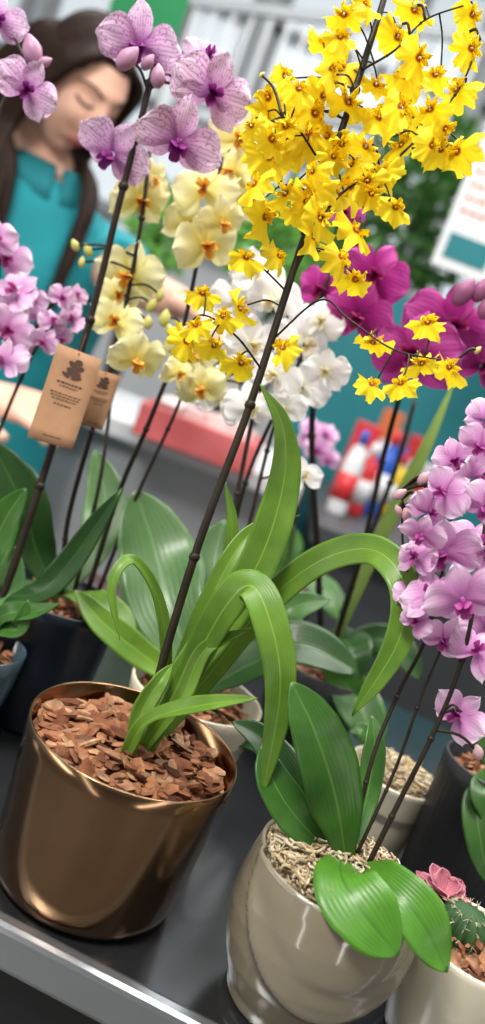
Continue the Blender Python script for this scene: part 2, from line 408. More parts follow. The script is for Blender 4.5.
def soil(root,c,R,z,kind,n,s0=.006,s1=.013):
    mb=MB(); mb.lathe((c.x,c.y,c.z),[(R*.98,z-.008),(R*.98,z-.003),(R*.6,z),(R*.1,z+.002)],32)
    if kind=='bark': chips(mb,c,R-.006,z,n,s0,s1); o=mb.build('bark_mulch',M['bark'],root,smooth=False)
    else: shavings(mb,c,R-.003,z,n); o=mb.build('wood_shavings',M['shav'],root)
    o['kind']='stuff'
def potted(label,rx,ry,h,prof,pm,group=None,mod=None,sub='bark',n=150,name='potted_orchid',sdrop=.012,cat_='potted orchid',s0=.006,s1=.013,y=None,th=.003,dense=0):
    c=T(rx,ry,TZ+h); bd=DEP(c); c=Vector((c.x,c.y,TZ))
    root=thing(name,label,cat_,c,group)
    if dense:
        pr=[]
        for k in range(dense+1):
            z=k/dense; pr.append((interp([(zz,r) for r,zz in prof[1:]],z),z))
        prof=[prof[0]]+pr
    mb=MB(); rim=prof[-1][0]
    full=[(r,z*h) for r,z in prof]+[(rim-th*.5,h+.0008),(rim-th,h-.0005)]+[(max(prof[-1][0]-th-.0005,0),h-.03)]
    mb.lathe(c,full,96,0,mod); mb.build('pot',pm,root)
    if sub: soil(root,c,rim-th-.001,h-sdrop,sub,n,s0,s1)
    return root,c,bd
# ================================================================ SETTING
def quadbox(name,c,sz,mt,rz=0): 
    mb=MB(); mb.box(c,sz,Matrix.Rotation(rz,3,'Z')); return mb.build(name,mt,None,smooth=False,origin=Vector(c))
struct(quadbox('floor',(0,-2.2,-.05),(18,18,.1),M['floor']))
struct(quadbox('wall_back',(0,6.6,2.6),(12,.1,5.2),M['pale']))
struct(quadbox('wall_left',(-5,2,2.6),(.1,10,5.2),M['pale']))
for i in range(5):
    x=-3.4+i*1.55
    mb=MB(); mb.box((x,6.5,2.9),(1.35,.04,2.2)); w=mb.build('window_%d'%(i+1),M['glass'],None,False,origin=Vector((x,6.5,2.9))); struct(w)
    mb=MB()
    for dx in (-.68,-.23,.23,.68): mb.box((x+dx,6.45,2.9),(.07,.08,2.3))
    for dz in (-1.12,-.35,.4,1.12): mb.box((x,6.45,2.9+dz),(1.4,.08,.07))
    f=mb.build('window_frame',M['greyw'],None,False); f.parent=w; f.location=-Vector(w.location)
# ---------------------------------------------------------------- display table
ey=lambda x:.436-.158*x
ang=math.atan(-.158); ex=Vector((cos(ang),sin(ang),0)); ny=Vector((-sin(ang),cos(ang),0)); E0=Vector((0,ey(0),TZ))
tb=thing('display_table','long dark grey metal display table carrying the potted orchids','table',Vector((0,.8,0)))
def slab(name,x0,x1,y0,y1,z0,z1,mt,bev=0):
    mb=MB(); c=E0+ex*(x0+x1)/2+ny*(y0+y1)/2; c.z=(z0+z1)/2
    mb.box(c,(x1-x0,y1-y0,z1-z0),Matrix.Rotation(ang,3,'Z')); return mb.build(name,mt,tb,False,bevel=bev)
slab('table_top',-.8,.9,.0,.66,TZ-.03,TZ,M['metal'])
slab('edge_trim',-.8,.9,-.012,.001,TZ-.024,TZ+.004,M['edge'],.004)
slab('front_panel',-.78,.88,.004,.02,.08,TZ-.03,M['front'])
for x in (-.77,.85):
    for y in (.05,.6): slab('leg',x-.025,x+.025,y,y+.05,0,TZ-.03,M['front'])
# ================================================================ GOLD POT ONCIDIUM
g,c,bd=potted('yellow dancing-lady orchid with long strap leaves in brushed gold pot',136,737,.105,
  [(.001,0),(.050,0),(.057,.015),(.0605,.05),(.0622,.12),(.0637,.3),(.0652,.5),(.0667,.7),(.068,.9),(.0685,1.0)],M['gold'],n=460,s0=.008,s1=.020,sdrop=.011,th=.0015)
lf=lambda pts,w,**k: leaf(g,bd,pts,w,M['leafB'],**k)
lf([(140,750,0),(172,690,0),(220,625,.01),(262,555,.01),(284,480,.01),(282,425,.0),(260,384,-.01)],40)
lf([(146,748,-.01),(185,680,-.01),(222,612,-.03),(250,586,-.04),(270,622,-.05),(280,690,-.05),(262,798,-.04)],38,fold=.1,rw=.1)
lf([(150,745,.02),(205,680,.03),(262,608,.03),(318,562,.01),(372,550,-.01),(404,584,-.03),(398,642,-.035),(352,716,-.03)],31,prof=RIBBON,rw=0,fold=.12,hint=(CAM-P(360,590,.55)).normalized()+ZUP*.15)
lf([(124,758,-.02),(145,724,-.03),(190,708,-.05),(258,698,-.06)],22,fold=.35)
lf([(130,754,-.02),(142,712,-.02),(158,684,-.02),(172,664,-.01)],20,fold=.5)
lf([(142,748,.01),(165,670,.01),(158,600,.0),(132,560,-.02),(112,585,-.03),(120,640,-.03)],15)
lf([(148,745,.01),(190,650,.01),(225,570,.02),(255,530,.03),(300,515,.03)],24)
lf([(146,748,-.01),(180,700,-.02),(205,650,-.02),(252,628,-.03)],18,fold=.3)
lf([(150,745,.02),(190,660,.04),(222,590,.05),(232,530,.05),(225,480,.05)],20)
mb=MB()
for px,py,s_ in ((142,742,13),(152,738,11)):
    q=P(px,py,bd); mb.ball(q,s_/F*bd,8,0,(.8,.6,1.6))
mb.build('pseudobulb',M['leafB'],g)
main=[(145,740,0),(160,672,.0),(200,540,.0),(250,405,.005),(300,250,.01),(345,120,.01),(380,12,.015),(395,-40,.02)]
paths=[(main,4.6),
 ([(262,370,.005),(235,335,-.005),(200,315,-.01),(180,345,-.01)],1.2),
 ([(285,290,.01),(262,268,.0),(245,262,.0)],1.1),
 ([(290,280,.01),(335,200,0),(395,160,-.01),(455,95,-.01),(480,40,-.01)],1.5),
 ([(325,170,.01),(290,120,-.01),(262,125,-.015)],1.3),
 ([(318,195,.01),(285,185,-.01),(262,200,-.01)],1.2),
 ([(272,340,.01),(320,300,.0),(350,320,-.01),(395,350,-.015),(455,362,-.02)],1.2),
 ([(362,70,.01),(395,50,.0),(425,20,.0),(465,5,0)],1.3)]
fl=[(365,8),(345,38),(330,72),(303,95),(272,102),(290,82),(250,130),(282,130),(318,118),(350,104),(378,125),(400,112),(403,78),(420,60),(440,78),(428,108),(458,95),(448,130),(455,158),(428,150),(403,148),(268,160),(300,150),(330,158),(356,170),(385,172),(256,188),(288,192),(318,188),(350,196),(376,200),(399,214),(263,218),(296,216),(325,218),(352,232),(338,258),(310,242),(357,282),(400,42),(472,15),(326,48),(412,14),(470,55),(347,18),(245,265),(206,300),(226,320),(196,326),(240,308),(216,346),(238,362),(184,342),(285,355),(372,345),(430,330),(420,362),(454,372),(400,390),(370,385),(280,262),(330,138),(300,120),(342,70),(375,90),(270,145),(312,172),(345,145),(305,205),(365,182),(420,125),(325,95),(266,118),(335,200),(310,135),(370,150),(440,155)]
fl=[(x+random.uniform(-4,4),y+random.uniform(-4,4)-4,random.uniform(30,48) if y<300 else random.uniform(29,39),random.uniform(-.04,.03)) for x,y in fl]
spike(g,bd,paths,'onc',fl,'bstem',[(262,75,6,0),(415,5,6,0),(478,350,7,-.02),(468,32,6,0),(400,25,6,0)],'budg',rnd=1.15,rollr=1.2)
# ================================================================ TAUPE POT PHALAENOPSIS
def swoop(a,z,r):
    d=(a-1.5*pi+pi)%(2*pi)-pi
    zc=.030+.040*(d*.9-.10)**2; zc2=zc+.022
    k=1/(1+math.exp(-(z-zc)/.0011))
    fade=min(1,z/.010)*(1 if z<.080 else max(0,(.090-z)/.010))
    return 1-.07*(1-k)*min(1,z/.010)+fade*(.028*math.exp(-((z-zc-.004)/.005)**2)-.02*math.exp(-((z-zc2)/.006)**2))
t2,c,bd=potted('lilac phalaenopsis with broad glossy leaves in round taupe ceramic pot',340,865,.096,
  [(.001,0),(.034,0),(.037,.03),(.043,.15),(.050,.3),(.0545,.45),(.0568,.6),(.0565,.75),(.0545,.9),(.0525,1.0)],M['taupe'],sub='shav',n=1200,mod=swoop,sdrop=.005,dense=64)
def lf(pts,w,mt='leafD',**k): k.setdefault('prof',OVAL); return leaf(t2,bd,pts,w,M[mt],**k)
lf([(346,862,.0),(336,800,-.01),(316,735,-.02),(291,682,-.02)],66,fold=.12)
lf([(340,858,-.005),(343,880,-.035),(366,915,-.05),(398,955,-.055)],70,'leafBr',fold=.10,wv=.02)
lf([(356,866,-.0),(388,884,-.03),(422,922,-.045),(447,972,-.045)],54,'leafBr',fold=.12,wv=.02)
lf([(338,860,.01),(300,822,.0),(275,785,.0),(262,745,.01)],40,'leafD')
lf([(352,855,.01),(366,800,.03),(374,750,.04),(372,715,.05)],26,'leafD')
lf([(340,855,.02),(300,790,.03),(262,740,.04),(232,722,.04)],38,'leafK')
paths=[([(350,858,.0),(372,760,.01),(400,690,.02),(425,640,.02),(445,560,.02),(458,470,.03)],2.4),
       ([(368,865,.0),(400,800,.0),(435,730,.0),(462,660,.0),(478,580,.0),(490,480,.01)],3.0),
       ([(440,715,.0),(452,705,-.005),(462,712,-.01)],1.5),
       ([(430,640,.02),(405,560,.01),(402,490,.01)],1.5),
       ([(355,858,.0),(395,770,.01),(420,700,.01),(445,640,.02)],2.0)]
fl=[(445,492,58),(474,478,60),(428,512,54),(416,558,50),(444,554,80),(480,550,84),(432,596,70),(464,600,88),(488,624,74),(444,640,56),(476,652,64),(458,716,62),(412,594,42),(482,446,58),(455,460,50),(486,508,62),(422,535,50),(416,622,38),(485,420,50)]
fl=[(*f,random.uniform(-.03,.02)) for f in fl]
spike(t2,bd,paths,'lil',fl,'bstem',[(408,512,13,0),(400,494,12,0),(415,498,11,0),(425,478,14,0),(438,475,13,0),(398,510,9,0),(478,752,13,0),(430,490,12,0)],'bud',rnd=.85,rollr=.8)
# ================================================================ POT BEHIND GOLD (white orchids)
w3,c,bd=potted('white phalaenopsis in cream pot half hidden behind the brushed gold pot',198,690,.094,
  [(.001,0),(.038,0),(.042,.04),(.048,.5),(.053,.9),(.0545,1.0)],M['cream'],n=180)
def lf(pts,w,mt='leafK',root=w3,**k): k.setdefault('prof',OVAL); return leaf(root,bd,pts,w,M[mt],**k)
lf([(204,690,0),(250,665,0),(300,645,.0),(358,672,-.0)],54,'leafK')
lf([(202,690,0),(170,610,.02),(155,550,.05),(135,490,.06)],86,'leafG')
lf([(204,690,0),(215,620,.03),(215,560,.05),(225,520,.06)],56,'leafG')
lf([(205,690,0),(260,650,.03),(290,610,.04),(330,600,.05)],38,'leafD')
lf([(195,692,0),(150,660,-.0),(105,625,-.01),(75,590,-.01)],32,'leafB')
lf([(210,700,0),(236,735,-.01),(262,745,-.02),(280,772,-.02)],28,'leafK')
paths=[([(204,690,0),(218,600,.01),(240,480,.02),(262,380,.02),(290,310,.02)],2.8),([(200,690,0),(225,570,.03),(250,470,.03),(300,360,.03),(330,270,.03)],2.6),
       ([(200,690,0),(240,560,.03),(270,440,.04),(285,400,.04)],2.4)]
fl=[(236,302,64),(272,298,70),(252,345,68),(304,345,74),(222,400,62),(250,408,58),(302,388,60),(320,322,56),(210,385,48),(303,477,46),(326,372,52),(285,408,46),(255,272,54),(275,375,58)]
spike(w3,bd,paths,'whi',[(*f,random.uniform(-.02,.03)) for f in fl],'stem',rnd=.6,rollr=.5)
# ================================================================ NAVY POT (pale yellow orchids)
n4,c,bd=potted('pale yellow phalaenopsis in dark navy pot filled with bark',62,594,.11,
  [(.001,0),(.044,0),(.047,.03),(.050,.5),(.053,.92),(.054,1.0)],M['navy'],n=200)
def lf(pts,w,mt='leafK',**k): k.setdefault('prof',OVAL); return leaf(n4,bd,pts,w,M[mt],**k)
lf([(60,595,0),(40,560,.0),(20,500,-.02),(-10,440,-.03)],50,'leafK')
lf([(65,595,0),(90,600,-.03),(115,615,-.04),(135,642,-.05)],32,'leafB')
lf([(65,592,0),(95,540,.04),(105,500,.06),(95,450,.07)],42,'leafG')
lf([(58,595,0),(30,590,-.03),(0,600,-.05),(-30,612,-.06)],30,'leafD')
paths=[([(62,592,0),(68,520,0),(95,420,-.03),(118,340,-.04),(140,230,-.05),(150,150,-.05)],2.8),
       ([(88,590,0),(120,490,0),(150,420,-.02),(180,340,-.02),(200,250,-.03),(222,160,-.03)],2.8),
       ([(75,590,0),(100,480,.01),(112,390,.02),(118,340,.02)],2.2),
       ([(98,592,0),(135,500,.01),(172,420,.0),(192,370,-.02)],2.2)]
fl=[(140,200,72),(205,190,74),(206,245,78),(130,275,74),(116,322,58),(136,360,64),(192,352,68),(202,388,56),(240,138,70),(178,374,44),(248,200,56),(222,222,54),(234,172,60),(186,225,54),(118,296,48),(152,180,46),(252,168,50)]
spike(n4,bd,paths,'yel',[(*f,random.uniform(-.06,-.02)) for f in fl],'stem',
   [(152,305,12,-.04),(165,318,14,-.04),(148,322,11,-.04),(170,330,11,-.04),(160,295,10,-.04),(75,245,10,-.04),(88,250,11,-.04),(82,262,9,-.04)],'budg',rnd=.7,rollr=.6)
# ================================================================ LEFT GLAZED POT (spotted lilac)
s5,c,bd5=potted('large spotted lilac phalaenopsis in blue-grey glazed pot at the left edge',-26,640,.078,
  [(.001,0),(.022,0),(.028,.06),(.034,.3),(.038,.6),(.040,.85),(.041,1.0)],M['bluegrey'],n=90)
bd=bd5
def lf(pts,w,mt='leafK',**k): k.setdefault('prof',OVAL); return leaf(s5,bd,pts,w,M[mt],**k)
lf([(-22,640,0),(0,600,-.0),(50,585,-.01),(122,488,-.02)],28,'leafK',prof=STRAP)
lf([(-22,640,0),(5,615,-.03),(35,612,-.04),(60,604,-.05)],24,'leafD',prof=STRAP)
lf([(-22,640,0),(-10,560,.0),(5,520,.0),(26,488,-.0)],38,'leafD')
lf([(-22,640,0),(0,630,-.03),(18,628,-.04),(28,600,-.04)],20,'leafD')
lf([(-22,640,0),(-10,600,.0),(8,590,-.0),(14,545,-.0)],30,'leafG')
paths=[([(-14,640,0),(8,582,0),(45,470,0),(90,320,0),(120,200,-.01),(146,100,-.02),(158,50,-.02)],4.4),
       ([(152,80,-.02),(180,85,-.03),(212,90,-.03)],1.8),
       ([(-20,640,0),(-25,400,0),(-10,150,0),(25,60,-.0)],3)]
fl=[(140,46,86,-.03,-.25,-.35),(212,94,88,-.04,.15,.05),(178,142,92,-.03,-.1,-.7),(112,155,80,-.01,-.6,-.4),(26,90,68,-.02,.1,.1),(-2,20,60,-.01,.1,.1),(208,58,56,-.0,.3,.6),(180,70,50,.0,-.4,.5)]
spike(s5,bd,paths,'spot',fl,'stem',[(32,50,24,-.02),(128,58,22,-.06),(158,76,18,-.06),(45,62,12,-.02),(148,62,14,-.05)],'budp',rollr=.35)
# ================================================================ FAR LEFT PINK ORCHID
f6,c,bd=potted('pink and white small-flowered phalaenopsis spilling in from the left side',-34,520,.11,
  [(.001,0),(.04,0),(.045,.5),(.05,1.0)],M['charcoal'],n=60)
leaf(f6,bd,[(-34,520,0),(-10,470,0),(20,480,0),(40,520,-.02)],34,M['leafK'],OVAL)
leaf(f6,bd,[(-34,520,0),(-15,500,0),(5,505,-.02),(12,530,-.03)],26,M['leafG'],OVAL)
fl=[(5,258,58),(16,292,56),(8,330,58),(4,362,54),(-6,300,52),(30,300,38),(62,298,32),(72,320,32),(52,322,32),(44,342,32),(76,296,28),(60,338,30),(-5,240,50),(40,318,28),(20,345,36),(14,312,44),(70,305,28)]
spike(f6,bd,[([(-30,520,0),(-4,440,-.05),(25,370,-.1),(50,325,-.12),(72,305,-.12)],2.2),([(-32,520,0),(-20,420,-.05),(-5,330,-.1),(0,250,-.12)],2.6)],'pnk',
   [(*f,random.uniform(-.15,-.1)) for f in fl],'bstem',rnd=.8,rollr=.5)
# ================================================================ MAGENTA ORCHID
m7,c,bd=potted('magenta phalaenopsis in charcoal pot behind the taupe pot',325,665,.10,
  [(.001,0),(.042,0),(.046,.5),(.052,1.0)],M['charcoal'],n=80)
def lf(pts,w,mt='leafK',**k): k.setdefault('prof',OVAL); return leaf(m7,bd,pts,w,M[mt],**k)
lf([(325,665,0),(350,690,-.04),(368,725,-.06),(374,752,-.07)],46,'leafD')
lf([(325,665,0),(290,640,-.02),(262,640,-.03),(240,660,-.04)],38,'leafD')
lf([(325,665,0),(340,640,0),(352,650,-.05),(360,680,-.06)],44,'leafK')
lf([(325,665,0),(370,560,0),(420,460,0),(456,378,0)],15,'poleO',prof=STRAP)  # pale green background pole, shaped here as an upright leaf
lf([(325,665,0),(370,640,.0),(400,650,-.01),(420,680,-.02)],34,'leafK')
paths=[([(322,662,0),(318,560,-.03),(312,420,-.06),(330,320,-.1),(352,250,-.12),(362,220,-.12)],3.6),
       ([(328,662,0),(360,560,-.03),(385,450,-.06),(405,380,-.1),(430,310,-.12),(478,295,-.13)],3.0),
       ([(330,662,0),(350,590,0),(395,470,0),(415,400,0)],3)]
fl=[(374,275,76,-.13,.1,0),(358,316,74,-.14,-.2,-.35),(414,354,98,-.15,-.25,.1),(452,326,100,-.14,.3,0),(322,290,60,-.12,-.4,0),(345,212,46,-.12,0,0),(335,322,46,-.11,-.2,-.5),(482,366,62,-.13,.3,0)]
spike(m7,bd,paths,'mag',fl,'stem',[(464,292,24,-.17),(481,290,20,-.17),(486,308,18,-.17)],'budm',rnd=.6)
# ================================================================ SMALL CREAM POT
s8,c,bd=potted('small cream pot filled with wood shavings standing behind the taupe pot',396,772,.076,
  [(.001,0),(.026,0),(.029,.05),(.034,.5),(.039,.95),(.0395,1.0)],M['cream'],sub='shav',n=600,name='plant_pot',cat_='plant pot',sdrop=.004)
leaf(s8,bd,[(380,765,0),(372,745,0),(362,730,0),(350,732,0)],18,M['leafD'],OVAL)
# ================================================================ CHARCOAL RIBBED POT
d9,c,bd=potted('dark green leafy plant in charcoal ribbed pot by right edge',499,770,.125,
  [(.001,0),(.034,0),(.038,.04),(.040,.5),(.042,.9),(.043,1.0)],M['charcoal'],n=90,mod=lambda a,z,r:1+.012*sin(a*40),name='potted_plant',cat_='potted plant')
for pts,w in (([(496,772,0),(478,800,-.04),(482,850,-.06),(494,890,-.06)],32),([(496,772,0),(492,740,0),(500,720,0)],40),([(496,772,0),(484,790,-.04),(494,820,-.05),(492,850,-.06)],30)):
    leaf(d9,bd,pts,w,M['leafD'],OVAL)
# ================================================================ CACTUS BOWL
k10,c,bd=potted('cream bowl with small spiny cactus and pink leaves at bottom right corner',476,940,.075,
  [(.001,0),(.026,0),(.030,.05),(.036,.4),(.040,.75),(.0415,.95),(.0415,1.0)],M['cream'],n=170,name='succulent_bowl',cat_='succulent bowl',s0=.005,s1=.010,sdrop=.005)
q=T(464,926,TZ+.078); mb=MB()
def rib(a,z,r): return 1+.12*cos(a*13)
mb.lathe((q.x,q.y,TZ+.066),[(.010,0),(.014,.005),(.0155,.011),(.014,.018),(.009,.0225),(.002,.024)],78,0,rib)
cc=mb.build('cactus',M['cactus'],k10)
mb=MB()
for i in range(13):
    a=2*pi*i/13
    for r,z in ((.0158,.005),(.0175,.011),(.0152,.018),(.010,.0225)):
        p0=Vector((q.x+r*cos(a)*.97,q.y+r*sin(a)*.97,TZ+.066+z))
        for j in range(5):
            dv=Vector((cos(a)+random.uniform(-.7,.7),sin(a)+random.uniform(-.7,.7),random.uniform(-.4,.9))).normalized()
            mb.tube([p0,p0+dv*.004],[.00022,.0001],4)
o=mb.build('spines',M['spine'],k10); o['kind']='stuff'
q=T(446,890,TZ+.082)
for i in range(20):
    a=2*pi*i/8+random.uniform(-.25,.25); L=random.uniform(.017,.024)
    mb=MB(); rows=[];uvs=[]
    d=Vector((cos(a),sin(a),random.uniform(.2,.6) if i<8 else (random.uniform(.7,1.2) if i<16 else 2.2))).normalized(); sd=Vector((-sin(a),cos(a),0))
    for j in range(8):
        u=j/7; w=interp(OVAL,u)*.0072; row=[];ur=[]
        for k in range(5):
            v=-1+k/2; row.append(Vector((q.x,q.y,TZ+.074))+d*u*L+sd*v*w+Vector((0,0,abs(v)*.003-u*u*.005))); ur.append(((v+1)/2,u))
        rows.append(row);uvs.append(ur)
    mb.grid(rows,uvs); mb.build('leaf',M['pinkleaf'],k10,solid=.0006)
# ================================================================ SMALL FAR PINK ORCHID
p11,c,bd=potted('small pink orchid in charcoal pot farthest back between dark stems',285,578,.10,
  [(.001,0),(.04,0),(.045,.5),(.05,1.0)],M['charcoal'],n=40)
for pts,w in (([(285,578,0),(265,570,-.02),(245,585,-.04),(230,610,-.06)],34),([(285,578,0),(310,580,-.02),(330,600,-.04),(340,620,-.05)],34),([(285,578,0),(285,540,0),(270,525,0)],34)): leaf(p11,bd,pts,w,M['leafD'],OVAL)
spike(p11,bd,[([(285,575,0),(298,510,0),(315,455,0),(325,425,0)],1.5)],'lil',[(318,450,34,-.02),(326,435,28,-.02),(312,428,26,-.01),(328,460,26,-.02),(308,442,24,0)],'stem')
# ================================================================ TAGS
def card(label,cs,d,hang):
    a,b,c_,e=[P(x,y,d+dd) for x,y,dd in cs]   # tl,tr,br,bl
    root=thing('plant_tag',label,'plant tag',(a+b+c_+e)/4)
    mb=MB(); rows=[]
    for i in range(9):
        v=i/8; rows.append([ (a.lerp(b,u/4)).lerp(e.lerp(c_,u/4),v)+FW*.0012*sin(v*3) for u in range(5)])
    mb.grid(rows); mb.build('card',M['kraft'],root,solid=.0004)
    n=(b-a).cross(e-a).normalized()
    if n.dot(CAM-a)<0: n=-n
    def uvp(u,v): return a.lerp(b,u).lerp(e.lerp(c_,u),v)+FW*.0012*sin(v*3)+n*.0006
    mb=MB()
    def bar(u0,u1,v0,v1): mb.grid([[uvp(u0,v0),uvp(u1,v0)],[uvp(u0,v1),uvp(u1,v1)]])
    for v,u0,u1,h in ((.35,.22,.78,.018),(.39,.3,.7,.012),(.47,.15,.85,.012),(.50,.18,.82,.012),(.53,.22,.78,.012),(.58,.3,.7,.014),(.92,.3,.7,.012)): 
        u=u0
        while u<u1:
            w=random.uniform(.04,.09); bar(u,min(u+w,u1),v,v+h); u+=w+.02
    def blob(cu,cv,ru,rv,rt=0):
        b_=len(mb.v)
        for j in range(14):
            t=2*pi*j/14; x,y=ru*cos(t),rv*sin(t)
            mb.v.append(uvp(cu+x*cos(rt)-y*sin(rt)*2,cv+x*sin(rt)*.5+y*cos(rt))); mb.uv.append((0,0))
        mb.fan(list(range(b_,b_+14)))
    blob(.56,.12,.09,.035); blob(.46,.16,.12,.03,.5); blob(.62,.18,.10,.028,-.4); blob(.42,.215,.08,.025)
    blob(.52,.24,.16,.04); blob(.36,.275,.1,.02,.4); blob(.6,.28,.12,.022,-.3)
    mb.build('print',M['ink'],root,smooth=False)
    mb=MB(); t=uvp(.5,.04); mb.tube(cat([t,(t+hang)/2+ZUP*.003,hang],5),.0005,5); mb.build('string',M['ink'],root)
card('larger kraft paper tag with dark emblem hanging on dark stem at left',[(58,343,0),(102,360,0),(72,450,-.005),(27,437,-.005)],bd5-.018,P(86,334,bd5-.004))
card('smaller kraft paper tag tucked behind the larger tag',[(92,368,.0),(121,376,.0),(102,430,.0),(80,424,.0)],bd5+.01,P(112,352,bd5+.04))
# ================================================================ WOMAN
H=P(78,86,1.45)
Fh=Vector((.76,-.50,-.46)).normalized(); Uh=ZUP-Fh*Fh.z; Uh=(Uh.normalized()+Vector((-.05,0,0))); Uh=(Uh-Fh*Uh.dot(Fh)).normalized(); Sh=Fh.cross(Uh)
def W(x,y,z): return H+Sh*x+Fh*y+Uh*z
def kx(nz): return 1-.36*max(-nz,0)**1.9
def feat(x,z):
    g=lambda a,s:math.exp(-(a/s)**2)
    y=.020*g(x,.011)*g(z+.028,.014)+.013*g(x,.009)*g(z+.006,.022)+.005*g(abs(x)-.011,.006)*g(z+.034,.007)
    y-=.012*g(abs(x)-.031,.018)*g(z-.010,.013); y+=.008*g(abs(x)-.031,.012)*g(z-.008,.008)
    y+=.005*g(x,.05)*g(z-.033,.010); y+=.007*g(x,.02)*g(z+.060,.009); y+=.008*g(x,.02)*g(z+.094,.014); y-=.005*g(x,.02)*g(z+.074,.006)
    y+=.005*g(abs(x)-.042,.018)*g(z+.03,.018)
    return y
def headpt(nx,ny_,nz,k=1):
    x=.070*nx*kx(nz); z=.110*nz; y=.090*ny_
    if nz<0: y*= (1-.06*-nz) if ny_>0 else (1-.4*-nz)
    if ny_>0: y+=feat(x,z)*min(1,ny_*2)
    return x*k,y*k,z*k
def surf(x,z,o=.0):
    nz=z/.110; nx=x/(.070*kx(nz)); n2=math.sqrt(max(0,1-nx*nx-nz*nz)); a=headpt(nx,n2,nz); return W(a[0],a[1]+o,a[2])
wr=thing('person','woman in teal polo shirt with long brown hair looking down behind flowers','person',Vector((-.5,1.5,0)))
body=MB(); rows=[]
for i in range(57):
    th=pi*min(max(i/56,.004),.996); rows.append([W(*headpt(sin(th)*cos(a),sin(th)*sin(a),cos(th))) for a in [2*pi*k/72 for k in range(72)]])
b=body.grid(rows,None,0,True); body.fan(list(range(b,b+72))); body.fan(list(range(b+56*72,b+57*72)),0,True)
for s_ in (-1,1):  # ears
    body.ball(W(s_*.071,-.005,-.005),.018,7,0,(.5,.9,1.5),Matrix((Sh,Fh,Uh)).transposed())
NB=H+Vector((-.02,.065,-.200)); lat=Vector((.86,.5,0)).normalized(); fb=Vector((.5,-.86,0)).normalized()
body.tube(cat([W(0,-.02,-.04),W(0,-.035,-.11),NB+ZUP*.04,NB-ZUP*.06],5),lambda t:.046+.006*t,16)
ShR=NB+lat*.165-ZUP*.05; ShL=NB-lat*.165-ZUP*.05
EB=P(116,278,1.48); WRi=P(182,304,1.32); EL=P(-75,345,1.44); WL=P(-14,392,1.26)
def limb(mb,pts,rs,n=14):
    pp=cat(pts,6); m_=len(pp); tab=[(i/(len(rs)-1),r) for i,r in enumerate(rs)]
    mb.tube(pp,lambda t:interp(tab,t),n)
limb(body,[ShR,(ShR+EB)/2,EB,(EB+WRi)/2,WRi],[.044,.042,.038,.034,.025])
limb(body,[ShL,(ShL+EL)/2,EL,(EL+WL)/2,WL],[.044,.042,.038,.034,.025])
body.tube(cat([NB-ZUP*.03,NB-ZUP*.2,NB-ZUP*.45,NB-ZUP*.6],4),[.04,.06,.08,.09,.1,.1,.1,.1,.1,.1,.11,.11,.11],16)
body.tube([ShL,ShR],.035,12)
def hand(mb,w,d,n,side):
    d=d.normalized(); n=(n-d*n.dot(d)).normalized(); s_=d.cross(n)*side
    for i,(off,L) in enumerate(((-.027,.062),(-.009,.072),(.010,.068),(.027,.054))):
        kn=w+d*.085+s_*off; mb.tube(cat([w+s_*off*.55,w+d*.045+s_*off*.9,kn],3),.0125,10)
        p=kn; v=d.copy(); pts=[p]
        for j,f_ in enumerate((.42,.33,.25)):
            v=(Matrix.Rotation(-(.28+.12*i*.4)*1.0,3,d.cross(n))@v) ; p=p+v*L*f_; pts.append(p)
        mb.tube(cat(pts,3),lambda t:.0092-.0025*t,8)
    th=w+d*.025-s_*.022; v=(d*.75-s_*.7-n*.25).normalized()
    mb.tube(cat([th,th+v*.035,th+v*.058+d*.008,th+v*.07+d*.024],3),lambda t:.0125-.004*t,8)
hand(body,WRi,WRi-EB,Vector((.2,-.4,.9)),1)
hand(body,WL,P(40,412,1.22)-WL,Vector((0,-.5,.9)),-1)
bo=body.build('body',M['skin'],wr); r=bo.modifiers.new('rm','REMESH'); r.mode='VOXEL'; r.voxel_size=.0032; r.use_smooth_shade=True
sm=bo.modifiers.new('sm','SMOOTH'); sm.iterations=1; sm.factor=.5
# polo shirt
sh=MB(); rows=[]
for z,wx,wy in ((.045,.064,.064),(.035,.075,.072),(.015,.12,.085),(-.01,.165,.095),(-.05,.20,.105),(-.12,.19,.12),(-.22,.175,.125),(-.34,.16,.115),(-.46,.165,.12),(-.60,.185,.13)):
    rows.append([NB+ZUP*z+lat*wx*cos(a)+fb*wy*sin(a) for a in [2*pi*k/40 for k in range(40)]])
b=sh.grid(rows,None,0,True); sh.fan(list(range(b,b+40))); sh.fan(list(range(b+9*40,b+10*40)),0,True)
limb(sh,[ShR-lat*.06,ShR.lerp(EB,.3),ShR.lerp(EB,.78)],[.070,.068,.064],20)
limb(sh,[ShL+lat*.06,ShL.lerp(EL,.3),ShL.lerp(EL,.78)],[.070,.068,.064],20)
so=sh.build('polo_shirt',M['teal'],wr); r=so.modifiers.new('rm','REMESH'); r.mode='VOXEL'; r.voxel_size=.006; r.use_smooth_shade=True
sm=so.modifiers.new('sm','SMOOTH'); sm.iterations=2
cl=MB(); rows=[]
for z,k,dp in ((.050,.058,.0),(.078,.060,.012),(.080,.064,.02),(.058,.080,.03),(.040,.090,.035)):
    rows.append([NB+ZUP*(z-dp*max(sin(a),0))+lat*k*1.05*cos(a)+fb*k*sin(a) for a in [pi/2+.10+(2*pi-.20)*j/48 for j in range(49)]])
cl.grid(rows); cl.build('collar',M['teald'],wr,solid=.003)
def facetube(name,pts,r,mt):
    mb=MB(); mb.tube(cat(pts,5),r,8); mb.build(name,M[mt],wr)
for s_ in (-1,1):
    facetube('eyebrow',[surf(s_*x,z,.0005) for x,z in ((.014,.025),(.028,.031),(.043,.030),(.052,.023))],lambda t:.0024*(1-.5*t),'hair')
    facetube('eyelashes',[surf(s_*x,z,.001) for x,z in ((.018,.004),(.026,.000),(.036,.000),(.045,.004))],.0022,'hair')
